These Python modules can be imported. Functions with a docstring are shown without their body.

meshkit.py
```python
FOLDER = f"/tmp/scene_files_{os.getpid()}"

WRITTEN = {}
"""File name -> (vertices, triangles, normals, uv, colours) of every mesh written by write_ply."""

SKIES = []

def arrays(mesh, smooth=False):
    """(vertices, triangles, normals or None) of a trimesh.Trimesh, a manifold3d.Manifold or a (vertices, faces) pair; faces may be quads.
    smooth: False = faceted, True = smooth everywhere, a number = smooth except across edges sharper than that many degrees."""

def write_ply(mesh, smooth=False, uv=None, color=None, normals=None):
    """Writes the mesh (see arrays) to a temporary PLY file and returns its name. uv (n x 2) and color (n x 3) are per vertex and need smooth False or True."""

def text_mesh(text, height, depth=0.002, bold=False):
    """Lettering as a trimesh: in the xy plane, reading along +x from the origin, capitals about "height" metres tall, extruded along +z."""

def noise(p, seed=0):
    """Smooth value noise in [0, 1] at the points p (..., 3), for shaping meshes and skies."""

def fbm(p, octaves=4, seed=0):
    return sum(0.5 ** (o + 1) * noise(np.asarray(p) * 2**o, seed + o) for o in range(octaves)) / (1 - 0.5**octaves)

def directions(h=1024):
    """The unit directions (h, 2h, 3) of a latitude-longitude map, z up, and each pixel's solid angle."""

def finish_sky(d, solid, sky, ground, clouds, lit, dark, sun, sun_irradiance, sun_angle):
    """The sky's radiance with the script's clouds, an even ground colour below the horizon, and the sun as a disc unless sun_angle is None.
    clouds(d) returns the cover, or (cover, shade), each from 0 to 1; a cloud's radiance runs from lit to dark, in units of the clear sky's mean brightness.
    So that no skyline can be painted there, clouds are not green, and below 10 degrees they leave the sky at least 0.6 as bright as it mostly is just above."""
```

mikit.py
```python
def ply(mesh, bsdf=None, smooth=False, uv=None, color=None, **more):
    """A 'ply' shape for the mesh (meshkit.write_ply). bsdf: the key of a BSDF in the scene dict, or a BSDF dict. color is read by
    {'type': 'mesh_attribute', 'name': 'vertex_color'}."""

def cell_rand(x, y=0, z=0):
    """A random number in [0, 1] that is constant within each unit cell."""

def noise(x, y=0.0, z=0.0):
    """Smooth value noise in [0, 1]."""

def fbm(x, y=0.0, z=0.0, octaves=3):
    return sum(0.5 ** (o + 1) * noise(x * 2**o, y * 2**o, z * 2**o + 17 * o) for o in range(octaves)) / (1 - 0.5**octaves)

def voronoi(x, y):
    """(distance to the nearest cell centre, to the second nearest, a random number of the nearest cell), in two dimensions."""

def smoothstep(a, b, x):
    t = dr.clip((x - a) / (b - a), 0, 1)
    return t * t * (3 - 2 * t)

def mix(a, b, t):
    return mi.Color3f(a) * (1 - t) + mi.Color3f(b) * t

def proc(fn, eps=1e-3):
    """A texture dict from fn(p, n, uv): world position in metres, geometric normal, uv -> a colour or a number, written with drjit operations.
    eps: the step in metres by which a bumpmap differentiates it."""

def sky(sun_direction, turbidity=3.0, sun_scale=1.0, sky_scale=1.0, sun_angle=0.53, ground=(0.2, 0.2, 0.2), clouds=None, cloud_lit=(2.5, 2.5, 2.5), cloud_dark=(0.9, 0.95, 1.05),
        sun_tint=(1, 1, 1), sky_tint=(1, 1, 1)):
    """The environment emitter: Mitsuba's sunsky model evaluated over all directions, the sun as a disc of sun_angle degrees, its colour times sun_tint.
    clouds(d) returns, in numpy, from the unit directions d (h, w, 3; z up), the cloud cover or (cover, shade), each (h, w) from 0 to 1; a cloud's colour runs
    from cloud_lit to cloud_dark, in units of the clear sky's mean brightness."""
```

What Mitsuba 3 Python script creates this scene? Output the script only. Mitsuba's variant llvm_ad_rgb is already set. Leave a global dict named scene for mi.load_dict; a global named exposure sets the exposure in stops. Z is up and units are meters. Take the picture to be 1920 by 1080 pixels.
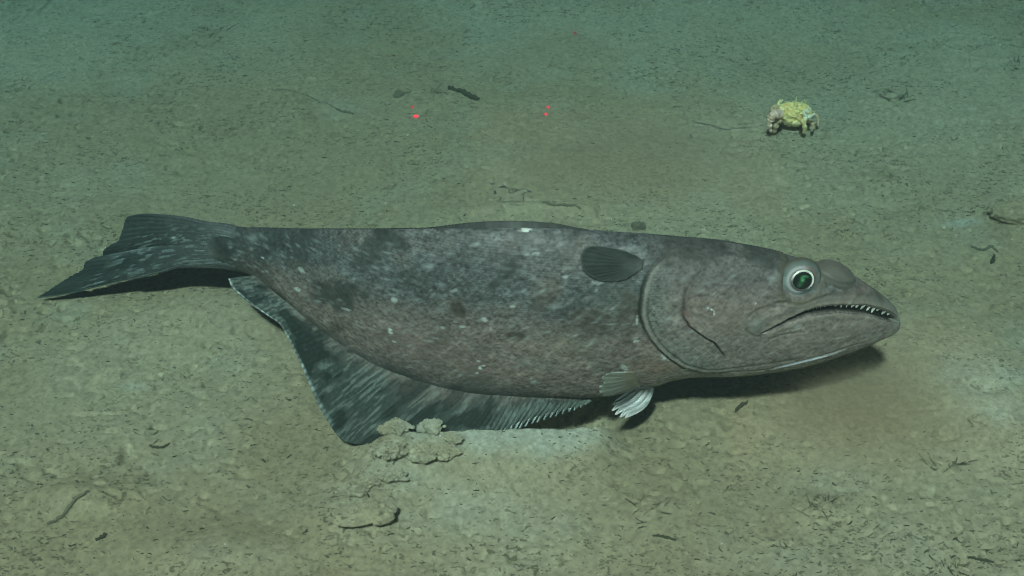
import math, random
import numpy as np, trimesh, mitsuba as mi, drjit as dr
import mikit, meshkit
from mikit import noise, fbm, smoothstep, mix
from scipy.interpolate import PchipInterpolator as Pchip
from scipy.spatial import cKDTree

# ------------------------------------------------------------------ camera, light, exposure
T = mi.ScalarTransform4f
CAM = np.array([0.0, -0.62, 0.50])
PITCH, HFOV = math.radians(35.0), math.radians(40.0)
FWD = np.array([0, math.cos(PITCH), -math.sin(PITCH)])
UPV = np.array([0, math.sin(PITCH), math.cos(PITCH)])
FOC = 960 / math.tan(HFOV / 2)
scene, labels = {}, {}
scene['camera'] = {'type': 'perspective', 'fov': 40.0, 'fov_axis': 'x', 'near_clip': 0.01, 'far_clip': 60.0,
                   'to_world': T().look_at(origin=CAM.tolist(), target=(CAM + FWD).tolist(), up=[0, 0, 1]),
                   'medium': {'type': 'ref', 'id': 'sea_water'}}
SUN_EL, SUN_AZ = math.radians(53), math.radians(13)      # the vehicle's lamps, above and a little left of the camera
SUN = [-math.sin(SUN_AZ) * math.cos(SUN_EL), -math.cos(SUN_AZ) * math.cos(SUN_EL), math.sin(SUN_EL)]
scene['sky'] = mikit.sky(SUN, turbidity=3, sun_scale=1.75, sky_scale=0.05, sun_angle=4.0, sun_tint=(1.0, .595, .565), sky_tint=(0.8, .80, .62))
exposure = 3.0

# ------------------------------------------------------------------ helpers
def rays(p):
    p = np.asarray(p, float)
    d = FWD + ((p[..., :1] - 960) / FOC) * np.array([1.0, 0, 0]) - ((p[..., 1:2] - 540) / FOC) * UPV
    return d
def at_y(p, Y):
    """the point above which the traced point stands, on the upright plane(s) y = Y"""
    d = rays(p)
    t = (np.asarray(Y, float) - CAM[1]) / d[..., 1]
    return CAM + d * t[..., None]
def at_z(p, z=0.0):
    d = rays(p)
    t = (z - CAM[2]) / d[..., 2]
    return CAM + d * np.asarray(t)[..., None]
def G(x, y, z=0.0):
    return at_z(np.array([x, y], float), z)
def project(P):
    q = np.asarray(P) - CAM
    zc = q @ FWD
    return np.stack([960 + FOC * q[..., 0] / zc, 540 - FOC * (q @ UPV) / zc], -1)
def sstep(a, b, x):
    t = np.clip((x - a) / (b - a), 0, 1)
    return t * t * (3 - 2 * t)
def lerp(a, b, t):
    return a + (b - a) * t
def spline(pts, n=200, k=True):
    pts = np.asarray(pts, float)
    pts = pts[np.r_[True, np.linalg.norm(np.diff(pts, axis=0), axis=1) > 1e-9]]
    s = np.r_[0, np.cumsum(np.linalg.norm(np.diff(pts, axis=0), axis=1))]
    u = np.linspace(0, s[-1], n)
    return np.stack([Pchip(s, pts[:, i])(u) for i in range(pts.shape[1])], 1)
def grid_faces(nu, nv, wrap=False):
    i, j = np.meshgrid(np.arange(nu - 1), np.arange(nv if wrap else nv - 1), indexing='ij')
    a, b = i * nv + j, i * nv + (j + 1) % nv
    c, d = (i + 1) * nv + (j + 1) % nv, (i + 1) * nv + j
    return np.vstack([np.stack([a, b, c], -1).reshape(-1, 3), np.stack([a, c, d], -1).reshape(-1, 3)])
def vnormals(v, f):
    n = np.zeros_like(v)
    fn = np.cross(v[f[:, 1]] - v[f[:, 0]], v[f[:, 2]] - v[f[:, 0]])
    for k in range(3):
        np.add.at(n, f[:, k], fn)
    return n / np.maximum(np.linalg.norm(n, axis=1, keepdims=True), 1e-20)
def sheet(P, th, col=None):
    """a closed thin body round the grid P (nu, nv, 3), th its thickness"""
    nu, nv = P.shape[:2]
    f = grid_faces(nu, nv)
    v = P.reshape(-1, 3)
    n = vnormals(v, f)
    th = np.broadcast_to(th, (nu, nv)).reshape(-1, 1)
    V = np.vstack([v + n * th / 2, v - n * th / 2])
    k = nu * nv
    idx = np.arange(k).reshape(nu, nv)
    loop = np.r_[idx[0, :], idx[1:, -1], idx[-1, -2::-1], idx[-2:0:-1, 0]]
    nx = np.roll(loop, -1)
    side = np.vstack([np.stack([loop, loop + k, nx + k], 1), np.stack([loop, nx + k, nx], 1)])
    F = np.vstack([f, f[:, ::-1] + k, side])
    C = None if col is None else np.vstack([col.reshape(-1, 3)] * 2)
    return (V, F), C
def tube(points, radii, sides=6):
    p = np.asarray(points, float)
    r = np.broadcast_to(radii, (len(p),))
    t = np.gradient(p, axis=0)
    t /= np.linalg.norm(t, axis=1, keepdims=True) + 1e-12
    a = np.cross(t, np.where(np.abs(t[:, 2:]) < 0.9, [0, 0, 1.0], [1.0, 0, 0]))
    a /= np.linalg.norm(a, axis=1, keepdims=True) + 1e-12
    b, ang = np.cross(t, a), np.arange(sides) * 2 * np.pi / sides
    v = p[:, None] + r[:, None, None] * (np.cos(ang)[None, :, None] * a[:, None] + np.sin(ang)[None, :, None] * b[:, None])
    f = grid_faces(len(p), sides, True)
    n = len(p) * sides
    v = np.vstack([v.reshape(-1, 3), p[:1] - t[:1] * r[0] * .5, p[-1:] + t[-1:] * r[-1] * .5])
    j = np.arange(sides)
    f = np.vstack([f, np.stack([j * 0 + n, (j + 1) % sides, j], 1), np.stack([j * 0 + n + 1, n - sides + j, n - sides + (j + 1) % sides], 1)])
    return v, f
def join(parts):
    V, F, k = [], [], 0
    for v, f in parts:
        V.append(v); F.append(np.asarray(f) + k); k += len(v)
    return np.vstack(V), np.vstack(F)
def blob(r, sub=3, rough=0.25, freq=2.2, seed=0):
    m = trimesh.creation.icosphere(subdivisions=sub)
    v = np.array(m.vertices)
    d = 1 + rough * 2 * (meshkit.fbm(v * freq + 31.7 + seed * 7.1, 4, seed) - .5)
    return v * d[:, None] * np.asarray(r), np.array(m.faces)
counts = {}
def key_for(name):
    n = counts.get(name, -1) + 1
    counts[name] = n
    return name if n == 0 else f'{name}_{n:03d}'
def thing(name, label, cat, group=None, kind=None):
    k = key_for(name)
    labels[k] = {'label': label, 'category': cat}
    if group: labels[k]['group'] = group
    if kind: labels[k]['kind'] = kind
    return k
def part(parent, name, mesh, bsdf, smooth=True, color=None, label=None, **more):
    k = key_for(parent + '__' + name)
    scene[k] = mikit.ply(mesh, bsdf, smooth=smooth, color=color, **more)
    if label: labels[k] = {'label': label}
    return k
def solid(name, mesh, bsdf, label, cat, group=None, smooth=True, color=None, kind=None, **more):
    k = thing(name, label, cat, group, kind)
    scene[k] = mikit.ply(mesh, bsdf, smooth=smooth, color=color, **more)
    return k

# ------------------------------------------------------------------ materials
def principled(color, rough=.7, spec=.25, **kw):
    c = color if isinstance(color, dict) else {'type': 'rgb', 'value': list(color)}
    return {'type': 'twosided', 'bsdf': {'type': 'principled', 'base_color': c, 'roughness': rough, 'specular': spec, **kw}}
VC = {'type': 'mesh_attribute', 'name': 'vertex_color'}
scene['skin'] = principled(VC, .52, .26)
scene['fin_skin'] = principled(VC, .6, .16)
scene['tooth_enamel'] = principled((.60, .63, .56), .35, .4)
scene['eye_gloss'] = principled(VC, .30, .45)
scene['eye_skin'] = principled(VC, .6, .25)
scene['shell'] = principled(VC, .65, .25)
scene['dark_fleck'] = principled((.062, .066, .042), .9, .1)
scene['mid_fleck'] = principled((.150, .145, .100), .9, .1)
scene['tuft_skin'] = principled((.085, .085, .055), .9, .1)
scene['snow_white'] = principled((.85, .88, .85), .6, .2)

_pale = [(*G(px, py)[:2], rx, ry, a) for px, py, rx, ry, a in [
    (980, 838, .050, .020, .95), (1090, 815, .025, .010, .6), (800, 850, .03, .02, .45), (870, 960, .04, .03, .4), (1850, 740, .045, .05, .42), (1790, 425, .025, .008, .5),
    (1690, 560, .05, .03, .10), (300, 1000, .04, .03, .15), (720, 930, .05, .04, .4), (250, 726, .012, .006, .5), (1560, 900, .05, .03, .3), (430, 1050, .06, .03, .28),
    (250, 60, .05, .03, .3), (1000, 980, .05, .03, .3), (1500, 1060, .05, .03, .25)]]
_brown = [(*G(px, py)[:2], rx, ry, a) for px, py, rx, ry, a in [  # brown blotches, partly silt haze and shade painted onto the mud
    (1620, 740, .060, .05, .7), (1180, 285, .09, .05, .55), (1000, 400, .08, .02, .3), (1300, 900, .10, .05, .35), (620, 800, .05, .05, .35), (500, 620, .05, .03, .3)]]
def mud_color(p, n, uv):
    w = fbm(p.x * 9, p.y * 9, 3.3, 4)
    c = mix((.338, .314, .214), (.300, .262, .166), smoothstep(.35, .68, w))
    w2 = fbm(p.x * 30 + 5, p.y * 30, 1.7, 3)
    c = mix(c, (.325, .335, .255), .35 * smoothstep(.5, .78, w2))
    pale, br = mi.Float(0), mi.Float(0)
    wob = .5 + fbm(p.x * 60, p.y * 60, 8.1, 3)
    for x, y, rx, ry, a in _pale:
        pale = dr.maximum(pale, a * dr.exp(-dr.square((p.x - x) / rx) - dr.square((p.y - y) / ry)))
    for x, y, rx, ry, a in _brown:
        br = dr.maximum(br, a * dr.exp(-dr.square((p.x - x) / rx) - dr.square((p.y - y) / ry)))
    c = mix(c, (.255, .225, .145), dr.clip(br * wob, 0, 1))
    c = mix(c, (.40, .43, .36), dr.clip(smoothstep(.15, .75, pale * wob) * .85, 0, 1))
    g = noise(p.x * 900, p.y * 900, p.z * 900) * .5 + noise(p.x * 420, p.y * 420, 7.0) * .5
    c *= .66 + .68 * g
    still = 1 - .85 * dr.clip(br * 1.3, 0, 1)
    patch = smoothstep(.38, .68, fbm(p.x * 30, p.y * 38, 4.2, 3)) * still
    sp = noise(p.x * 380 + noise(p.x * 260, p.y * 260, 1.0) * 2, p.y * 560, 2.0) * .58 + noise(p.x * 900, p.y * 1200, 5.0) * .42
    c = mix(c, (.085, .080, .045), dr.clip(smoothstep(.62, .78, sp) * (.12 + .88 * patch), 0, 1) * .80 * still)
    lt = noise(p.x * 350, p.y * 480, 12.0) * .6 + noise(p.x * 800, p.y * 900, 15.0) * .4
    return mix(c, (.40, .40, .31), .06 * smoothstep(.68, .86, lt) * still)
def mud_bump(p, n, uv):
    return (noise(p.x * 560, p.y * 560, p.z * 560) + .5 * noise(p.x * 1200, p.y * 1200, p.z * 1200)) * (.25 + .75 * smoothstep(.3, .6, fbm(p.x * 30, p.y * 30, 2.0, 2)))
scene['mud'] = {'type': 'twosided', 'bsdf': {'type': 'bumpmap', 'scale': .00016, 'tex': mikit.proc(mud_bump, eps=3e-4), 'bsdf': {'type': 'principled', 'base_color': mikit.proc(mud_color), 'roughness': .95, 'specular': .1}}}

# ------------------------------------------------------------------ seabed
rng = np.random.default_rng(5)
_cx = np.array([G(x, y)[:2] for x, y in [(655, 842), (700, 848), (760, 846), (830, 840), (900, 838), (1000, 838), (1080, 838), (1130, 832), (1175, 812)]])
_crest = Pchip(_cx[:, 0], _cx[:, 1])
_mounds = [(*G(px, py)[:2], rx, ry, h) for px, py, rx, ry, h in [
    (400, 590, .055, .03, .010), (1905, 392, .022, .02, .012), (1025, 392, .055, .008, .006), (150, 935, .025, .010, .006), (780, 842, .030, .010, .0005), (670, 975, .026, .018, .006),
    (1850, 745, .05, .04, .006), (1765, 872, .012, .010, .005), (1480, 240, .03, .02, .004), (1540, 955, .014, .01, .004), (1210, 955, .012, .01, .004), (1300, 790, .06, .02, .004),
    (400, 1040, .04, .02, .006), (1670, 185, .03, .02, .005), (810, 185, .03, .015, .005), (1720, 640, .06, .04, .005), (100, 60, .1, .06, .01)]]
_calm = [(*G(px, py)[:2], r, a) for px, py, r, a in [(1640, 720, .075, .95), (1560, 800, .05, .6), (1180, 280, .085, .75), (1380, 90, .06, .4), (1260, 250, .08, .5), (980, 850, .045, .75), (1700, 600, .06, .6), (560, 300, .05, .2), (1030, 440, .03, .3)]]
def calm(x, y):
    k = np.zeros(np.shape(x))
    for a, b, r, w in _calm:
        k = np.maximum(k, w * np.exp(-((x - a) ** 2 + (y - b) ** 2) / r ** 2))
    return k
def seabed(x, y):
    x, y = np.asarray(x, float), np.asarray(y, float)
    P = lambda s, o=0.0: np.stack([x * s + 40 + o, y * s + 40, x * 0 + .37 + o], -1)
    near = np.exp(-((y + .02) / .12) ** 2) * (np.abs(x) < .6)
    z = (meshkit.fbm(P(5), 3, 1) - .5) * .030 * (1 - .8 * near) * sstep(-.15, .1, y)
    c = calm(x, y)
    z += (meshkit.fbm(P(28), 3, 2) - .5) * .0075 * (1 - .5 * c)
    rough = .25 + 1.4 * sstep(.35, .7, meshkit.fbm(P(14, 3), 2, 9))
    z += (meshkit.fbm(P(110), 3, 3) - .5) * .0006 * (1 - .85 * c) * rough
    z += (meshkit.fbm(P(300), 2, 4) - .5) * .0009 * (1 - .8 * c) * rough
    pit = meshkit.noise(np.stack([x * 190, y * 260, x * 0 + 3], -1), 12)
    z -= .0022 * sstep(.70, .92, pit) * (1 - .95 * c) * rough
    z += .0002 * sstep(.66, .95, meshkit.noise(np.stack([x * 150, y * 190, x * 0 + 9], -1), 13)) * (1 - .9 * c) * rough
    for a, b, rx, ry, h in _mounds:
        q = ((x - a) / rx) ** 2 + ((y - b) / ry) ** 2
        z += h * np.exp(-q) * (.7 + .6 * meshkit.noise(P(60), 11))
    # the bank in front of the fin, steep towards the fish
    d = y - _crest(np.clip(x, _cx[0, 0], _cx[-1, 0])) + (meshkit.fbm(P(70), 3, 6) - .5) * .010
    w = sstep(_cx[0, 0] - .004, _cx[1, 0] + .012, x) * (1 - sstep(_cx[-2, 0] - .008, _cx[-1, 0] + .004, x))
    z += .0125 * w * np.where(d < 0, np.exp(-(d / .034) ** 2), 1 - 1.35 * sstep(0, .007, d) * np.exp(-(np.maximum(d, 0) / .05) ** 2) - (1 - np.exp(-(np.maximum(d, 0) / .05) ** 2)))
    # slope falling away to the far left
    z -= .035 * sstep(.1, .9, (y - .12) * .8 - (x + .05) * .75)
    h = G(1075, 792)
    z -= .024 * np.exp(-((x - h[0]) / .034) ** 4 - ((y - h[1] - .014) / .017) ** 2)
    # burrow mouth at the right edge
    for px, py, r, dp in [(1912, 372, .008, .010), (1890, 395, .004, .004), (1846, 742, .006, .005), (1768, 868, .005, .004)]:
        b = G(px, py)
        z -= dp * np.exp(-(((x - b[0]) / (r * 1.4)) ** 2 + ((y - b[1]) / r) ** 2))
    return z
def axis(lo, hi, step, far):
    a = np.arange(lo, hi, step)
    out, s = [], step
    v = a[-1]
    right = []
    while v < far:
        s *= 1.35; v += s; right.append(v)
    v, s, left = a[0], step, []
    while v > -far:
        s *= 1.35; v -= s; left.append(v)
    return np.r_[left[::-1], a, right]
gx, gy = axis(-.475, .475, .00105, 9.0), axis(-.165, .56, .00105, 9.0)
GX, GY = np.meshgrid(gx, gy, indexing='ij')
GZ = seabed(GX.ravel(), GY.ravel()).reshape(GX.shape)
GZ = np.where(np.maximum(np.abs(GX), np.abs(GY)) > 2, np.clip(GZ, -.17, .02), GZ)
gv = np.stack([GX, GY, GZ], -1).reshape(-1, 3)
gf = grid_faces(len(gx), len(gy))[:, ::-1]
if vnormals(gv[:], gf)[len(gv) // 2, 2] < 0: gf = gf[:, ::-1]
scene['seabed'] = mikit.ply((gv, gf), 'mud', smooth=True)
labels['seabed'] = {'label': 'greenish brown muddy seabed speckled with dark flecks and paler clay patches', 'category': 'seabed', 'kind': 'structure'}

# ------------------------------------------------------------------ the flatfish: body
TOP = Pchip(*np.array([(385, 417), (400, 418), (450, 425), (500, 428), (600, 430), (700, 430), (780, 429), (900, 427), (1000, 427), (1100, 430), (1150, 434), (1200, 437), (1280, 443), (1350, 449),
                       (1400, 457), (1450, 467), (1500, 480), (1540, 491), (1570, 502), (1600, 515), (1630, 532), (1655, 550), (1672, 567), (1682, 582), (1688, 600)], float).T)
BOT = Pchip(*np.array([(385, 503), (400, 503), (430, 505), (460, 511), (500, 537), (550, 577), (600, 617), (650, 654), (700, 684), (750, 706), (800, 722), (850, 733), (900, 740), (1000, 745), (1100, 745),
                       (1150, 741), (1200, 731), (1230, 724), (1260, 714), (1300, 708), (1350, 707), (1400, 704), (1450, 698), (1500, 689), (1550, 674), (1600, 657), (1640, 641), (1670, 627), (1684, 613), (1688, 600)], float).T)
ROW = Pchip(*np.array([(-50, 562), (68, 563), (250, 567), (430, 596), (600, 680), (750, 746), (900, 773), (1100, 781), (1400, 779), (1690, 769), (1750, 766)], float).T)
WID = Pchip(*np.array([(385, .0030), (400, .0042), (450, .0060), (550, .0082), (700, .0120), (900, .0172), (1030, .0205), (1150, .0232), (1300, .0232), (1450, .0200), (1550, .0160), (1640, .0105), (1672, .0068), (1684, .0036), (1688, .0)], float).T)
def curtain(px):
    px = np.asarray(px, float)
    return at_z(np.stack([px, ROW(px)], -1), 0.0)[..., 1]
sx = np.r_[np.arange(385, 1180, 2.0), np.arange(1180, 1660, 1.0), 1688 - 28 * np.linspace(1, 0, 60) ** 2]
NF, NB = 300, 60
th = np.r_[np.linspace(-np.pi / 2, np.pi / 2, NF, endpoint=False), np.linspace(np.pi / 2, 3 * np.pi / 2, NB, endpoint=False)]
ex = lerp(1.30, .82, sstep(950, 1300, sx))[:, None]                    # the flank is lens shaped, the head fuller
ct = np.sign(np.cos(th))[None] * np.abs(np.cos(th))[None] ** ex
o_top, o_bot = np.zeros(len(sx)), np.zeros(len(sx))
for it in range(4):
    top3 = at_y(np.stack([sx, TOP(sx) + o_top], 1), curtain(sx))
    bot3 = at_y(np.stack([sx, BOT(sx) + o_bot], 1), curtain(sx))
    cen, half = (top3 + bot3) / 2, (top3 - bot3) / 2
    tan = np.gradient(cen[:, :2], axis=0)
    for _ in range(200):
        tan[1:-1] = (tan[:-2] + tan[1:-1] * 2 + tan[2:]) / 4
    tan /= np.linalg.norm(tan, axis=1, keepdims=True)
    side = np.stack([tan[:, 1], -tan[:, 0], tan[:, 0] * 0], 1)            # towards the camera
    body = cen[:, None] + half[:, None] * np.sin(th)[None, :, None] + side[:, None] * (WID(sx)[:, None] * ct)[..., None]
    rowp = project(body)[..., 1]
    e_t, e_b = TOP(sx) - rowp.min(1), BOT(sx) - rowp.max(1)
    ker = np.ones(41) / 41
    soft = lambda e: np.convolve(np.pad(e, 20, mode='edge'), ker, 'valid') * sstep(1688, 1640, sx)
    o_top, o_bot = o_top + soft(e_t), o_bot + soft(e_b)
nst, nth = len(sx), len(th)
bf = grid_faces(nst, nth, True)
bv = body.reshape(-1, 3).copy()
bn = vnormals(bv, bf)
if (bn.reshape(nst, nth, 3)[nst // 2, NF // 2] @ side[nst // 2]) < 0:
    bf = bf[:, ::-1]; bn = -bn
front = np.zeros((nst, nth), bool); front[:, :NF] = True
front = front.ravel()
_vw = CAM - bv; _vw /= np.linalg.norm(_vw, axis=1, keepdims=True)
fid = np.nonzero(front & ((bn * _vw).sum(1) > .12))[0]
tree = cKDTree(project(bv[fid]))
def on_skin(p):
    """index of the flank vertex that stands at the traced point"""
    return fid[tree.query(np.asarray(p, float))[1]]
def xz(p):
    return bv[on_skin(p)][..., [0, 2]]
BXZ = bv[:, [0, 2]]
def poly_dist(pts, n=240):
    """(distance to the line through the traced points, place along it 0..1, signed side) for every body vertex"""
    c = spline(xz(spline(pts, 60)), n)
    t = cKDTree(c)
    d, i = t.query(BXZ)
    tg = np.gradient(c, axis=0)
    off = BXZ - c[i]
    s = tg[i, 0] * off[:, 1] - tg[i, 1] * off[:, 0]
    return d, i / (n - 1), np.sign(s)
from shapely import contains_xy, Polygon
MM = .001
disp = np.zeros(len(bv)); tint = {}
# gill cover
gill = [(1275, 466), (1240, 487), (1216, 515), (1204, 550), (1201, 585), (1211, 620), (1232, 650), (1258, 672), (1285, 687), (1330, 696), (1380, 698)]
d, s, sg = poly_dist(gill)
inside = sg * np.where(True, 1, 1)
ref = on_skin((1260, 580)); inside = sg * sg[ref]
fade = sstep(0, .25, s) * (1 - sstep(.82, 1, s)) * (.45 + 1.1 * meshkit.fbm(bv * 55 + 7, 3, 66))
sd = d * inside
disp += 1.5 * MM * fade * sstep(-.0002, .0008, sd) * np.exp(-(np.maximum(sd, 0) / .010) ** 2)
disp -= .8 * MM * fade * np.exp(-((sd + .0007) / .0008) ** 2)
disp += .2 * MM * fade * np.exp(-((sd - .0016) / .0011) ** 2)
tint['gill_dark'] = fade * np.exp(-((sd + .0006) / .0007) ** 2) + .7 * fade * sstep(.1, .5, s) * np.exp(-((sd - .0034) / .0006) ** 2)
tint['gill_rim'] = fade * np.exp(-((sd - .0016) / .0010) ** 2)
tint['gill_plate'] = sstep(0, .002, sd) * np.exp(-(np.maximum(sd, 0) / .018) ** 2) * fade
# second bone edge of the cheek
pre = [(1352, 480), (1318, 503), (1293, 530), (1281, 560), (1280, 585), (1290, 605), (1315, 626), (1340, 642), (1352, 658), (1362, 672)]
d, s, sg = poly_dist(pre)
inside = sg * sg[on_skin((1380, 570))]; sd = d * inside
fade = sstep(0, .3, s) * (1 - sstep(.9, 1, s)); hard = sstep(.40, .55, s)
disp += 1.3 * MM * fade * sstep(-.0003, .0009, sd) * np.exp(-(np.maximum(sd, 0) / .006) ** 2)
disp -= (.25 + .75 * hard) * MM * fade * np.exp(-((sd + .0006) / .0006) ** 2)
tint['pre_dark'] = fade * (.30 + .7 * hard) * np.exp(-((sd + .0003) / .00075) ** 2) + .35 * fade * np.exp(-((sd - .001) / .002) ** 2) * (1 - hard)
d, s, sg = poly_dist([(1283, 582), (1291, 596), (1297, 606)])
tint['red'] = np.exp(-(d / .0016) ** 2) * .8
# upper jaw strap and mouth
d, s, _ = poly_dist([(1408, 617), (1420, 604), (1450, 592), (1490, 574), (1530, 563), (1580, 558), (1630, 563), (1668, 576)])
disp += (.9 - .5 * s) * MM * np.exp(-(d / .0022) ** 2) * sstep(0, .05, s)
tint['strap'] = np.exp(-(d / .0022) ** 2)
lip = [(1432, 620), (1460, 605), (1490, 588), (1530, 574), (1570, 569), (1610, 569), (1645, 575.5), (1672, 586), (1684, 596)]
d, s, _ = poly_dist(lip)
disp += .35 * MM * np.exp(-(d / .0012) ** 2) * (s < .97)
tint['lip'] = np.exp(-((d - .0006) / .0010) ** 2)
up = spline([(1428, 624), (1460, 607), (1490, 591), (1530, 576), (1570, 571), (1610, 571), (1645, 577.5), (1672, 588), (1687, 600)], 120)
lo = spline([(1428, 626), (1462, 614), (1492, 600.5), (1530, 589), (1570, 584.5), (1610, 587), (1645, 595), (1670, 603), (1687, 605)], 120)
lo_n = lo + (lo - np.array([1560, 640])) * .0
mp = xz(np.vstack([up, lo[::-1]]))
poly = Polygon(mp).buffer(.0003)
near = np.nonzero(front & (bv[:, 0] > xz((1400, 600))[0]))[0]
ins = near[contains_xy(poly, BXZ[near, 0], BXZ[near, 1])]
edge_t = cKDTree(spline(np.vstack([mp, mp[:1]]), 1500))
md = np.zeros(len(bv)); md[ins] = edge_t.query(BXZ[ins])[0]
endf = 1 - sstep(xz((1672, 600))[0], xz((1686, 602))[0], bv[:, 0])
disp -= 5.0 * MM * sstep(0, .0008, md) * (.4 + .6 * endf)
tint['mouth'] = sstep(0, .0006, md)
d, s, _ = poly_dist([(1440, 628), (1480, 611), (1530, 595), (1570, 590), (1610, 593), (1645, 601), (1672, 609)])
disp += .4 * MM * np.exp(-(d / .0016) ** 2)
tint['lowlip'] = np.exp(-(d / .0013) ** 2)
# creases
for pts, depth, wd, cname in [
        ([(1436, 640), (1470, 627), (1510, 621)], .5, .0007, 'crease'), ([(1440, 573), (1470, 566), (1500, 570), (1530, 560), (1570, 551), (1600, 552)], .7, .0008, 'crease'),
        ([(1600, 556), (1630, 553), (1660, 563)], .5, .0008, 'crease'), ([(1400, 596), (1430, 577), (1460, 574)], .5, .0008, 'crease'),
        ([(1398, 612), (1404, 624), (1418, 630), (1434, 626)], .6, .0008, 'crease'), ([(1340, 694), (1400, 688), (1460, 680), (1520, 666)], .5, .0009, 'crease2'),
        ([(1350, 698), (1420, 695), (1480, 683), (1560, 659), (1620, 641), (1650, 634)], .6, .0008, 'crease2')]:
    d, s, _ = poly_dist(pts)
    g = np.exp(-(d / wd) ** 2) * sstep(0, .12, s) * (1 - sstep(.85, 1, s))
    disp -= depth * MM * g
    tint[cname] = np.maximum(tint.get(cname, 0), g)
d, s, _ = poly_dist([(1440, 694), (1480, 684), (1520, 673), (1560, 662), (1600, 650)])
disp += .7 * MM * np.exp(-(d / .0010) ** 2) * sstep(0, .2, s) * (1 - sstep(.7, 1, s))
tint['jaw_line'] = np.exp(-(d / .0008) ** 2) * sstep(0, .3, s) * (1 - sstep(.5, 1, s))
# cheek bulge, eye socket, snout ridge
for (px, py), r, h in [((1360, 570), .020, 1.6), ((1560, 625), .020, 1.2), ((1640, 560), .012, .8), ((1250, 610), .018, .6), ((1590, 530), .010, .8), ((1420, 615), .004, .8)]:
    c = xz((px, py)); disp += h * MM * np.exp(-((BXZ - c) ** 2).sum(1) / r ** 2)
EYE = on_skin((1503, 524)); ec = bv[EYE].copy(); ER = .0114
er = np.linalg.norm((BXZ - ec[[0, 2]]) * [1, 1.12], axis=1) * (1 + .16 * (meshkit.fbm(bv * 110 + 4, 2, 65) - .5))
disp += .8 * MM * np.exp(-((er - ER * 1.10) / .0026) ** 2) * (.5 + meshkit.fbm(bv * 90, 3, 67))
disp -= 3.0 * MM * (1 - sstep(ER * .72, ER * .98, er))
tint['socket'] = np.exp(-((er - ER * 1.02) / .0016) ** 2)
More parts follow.
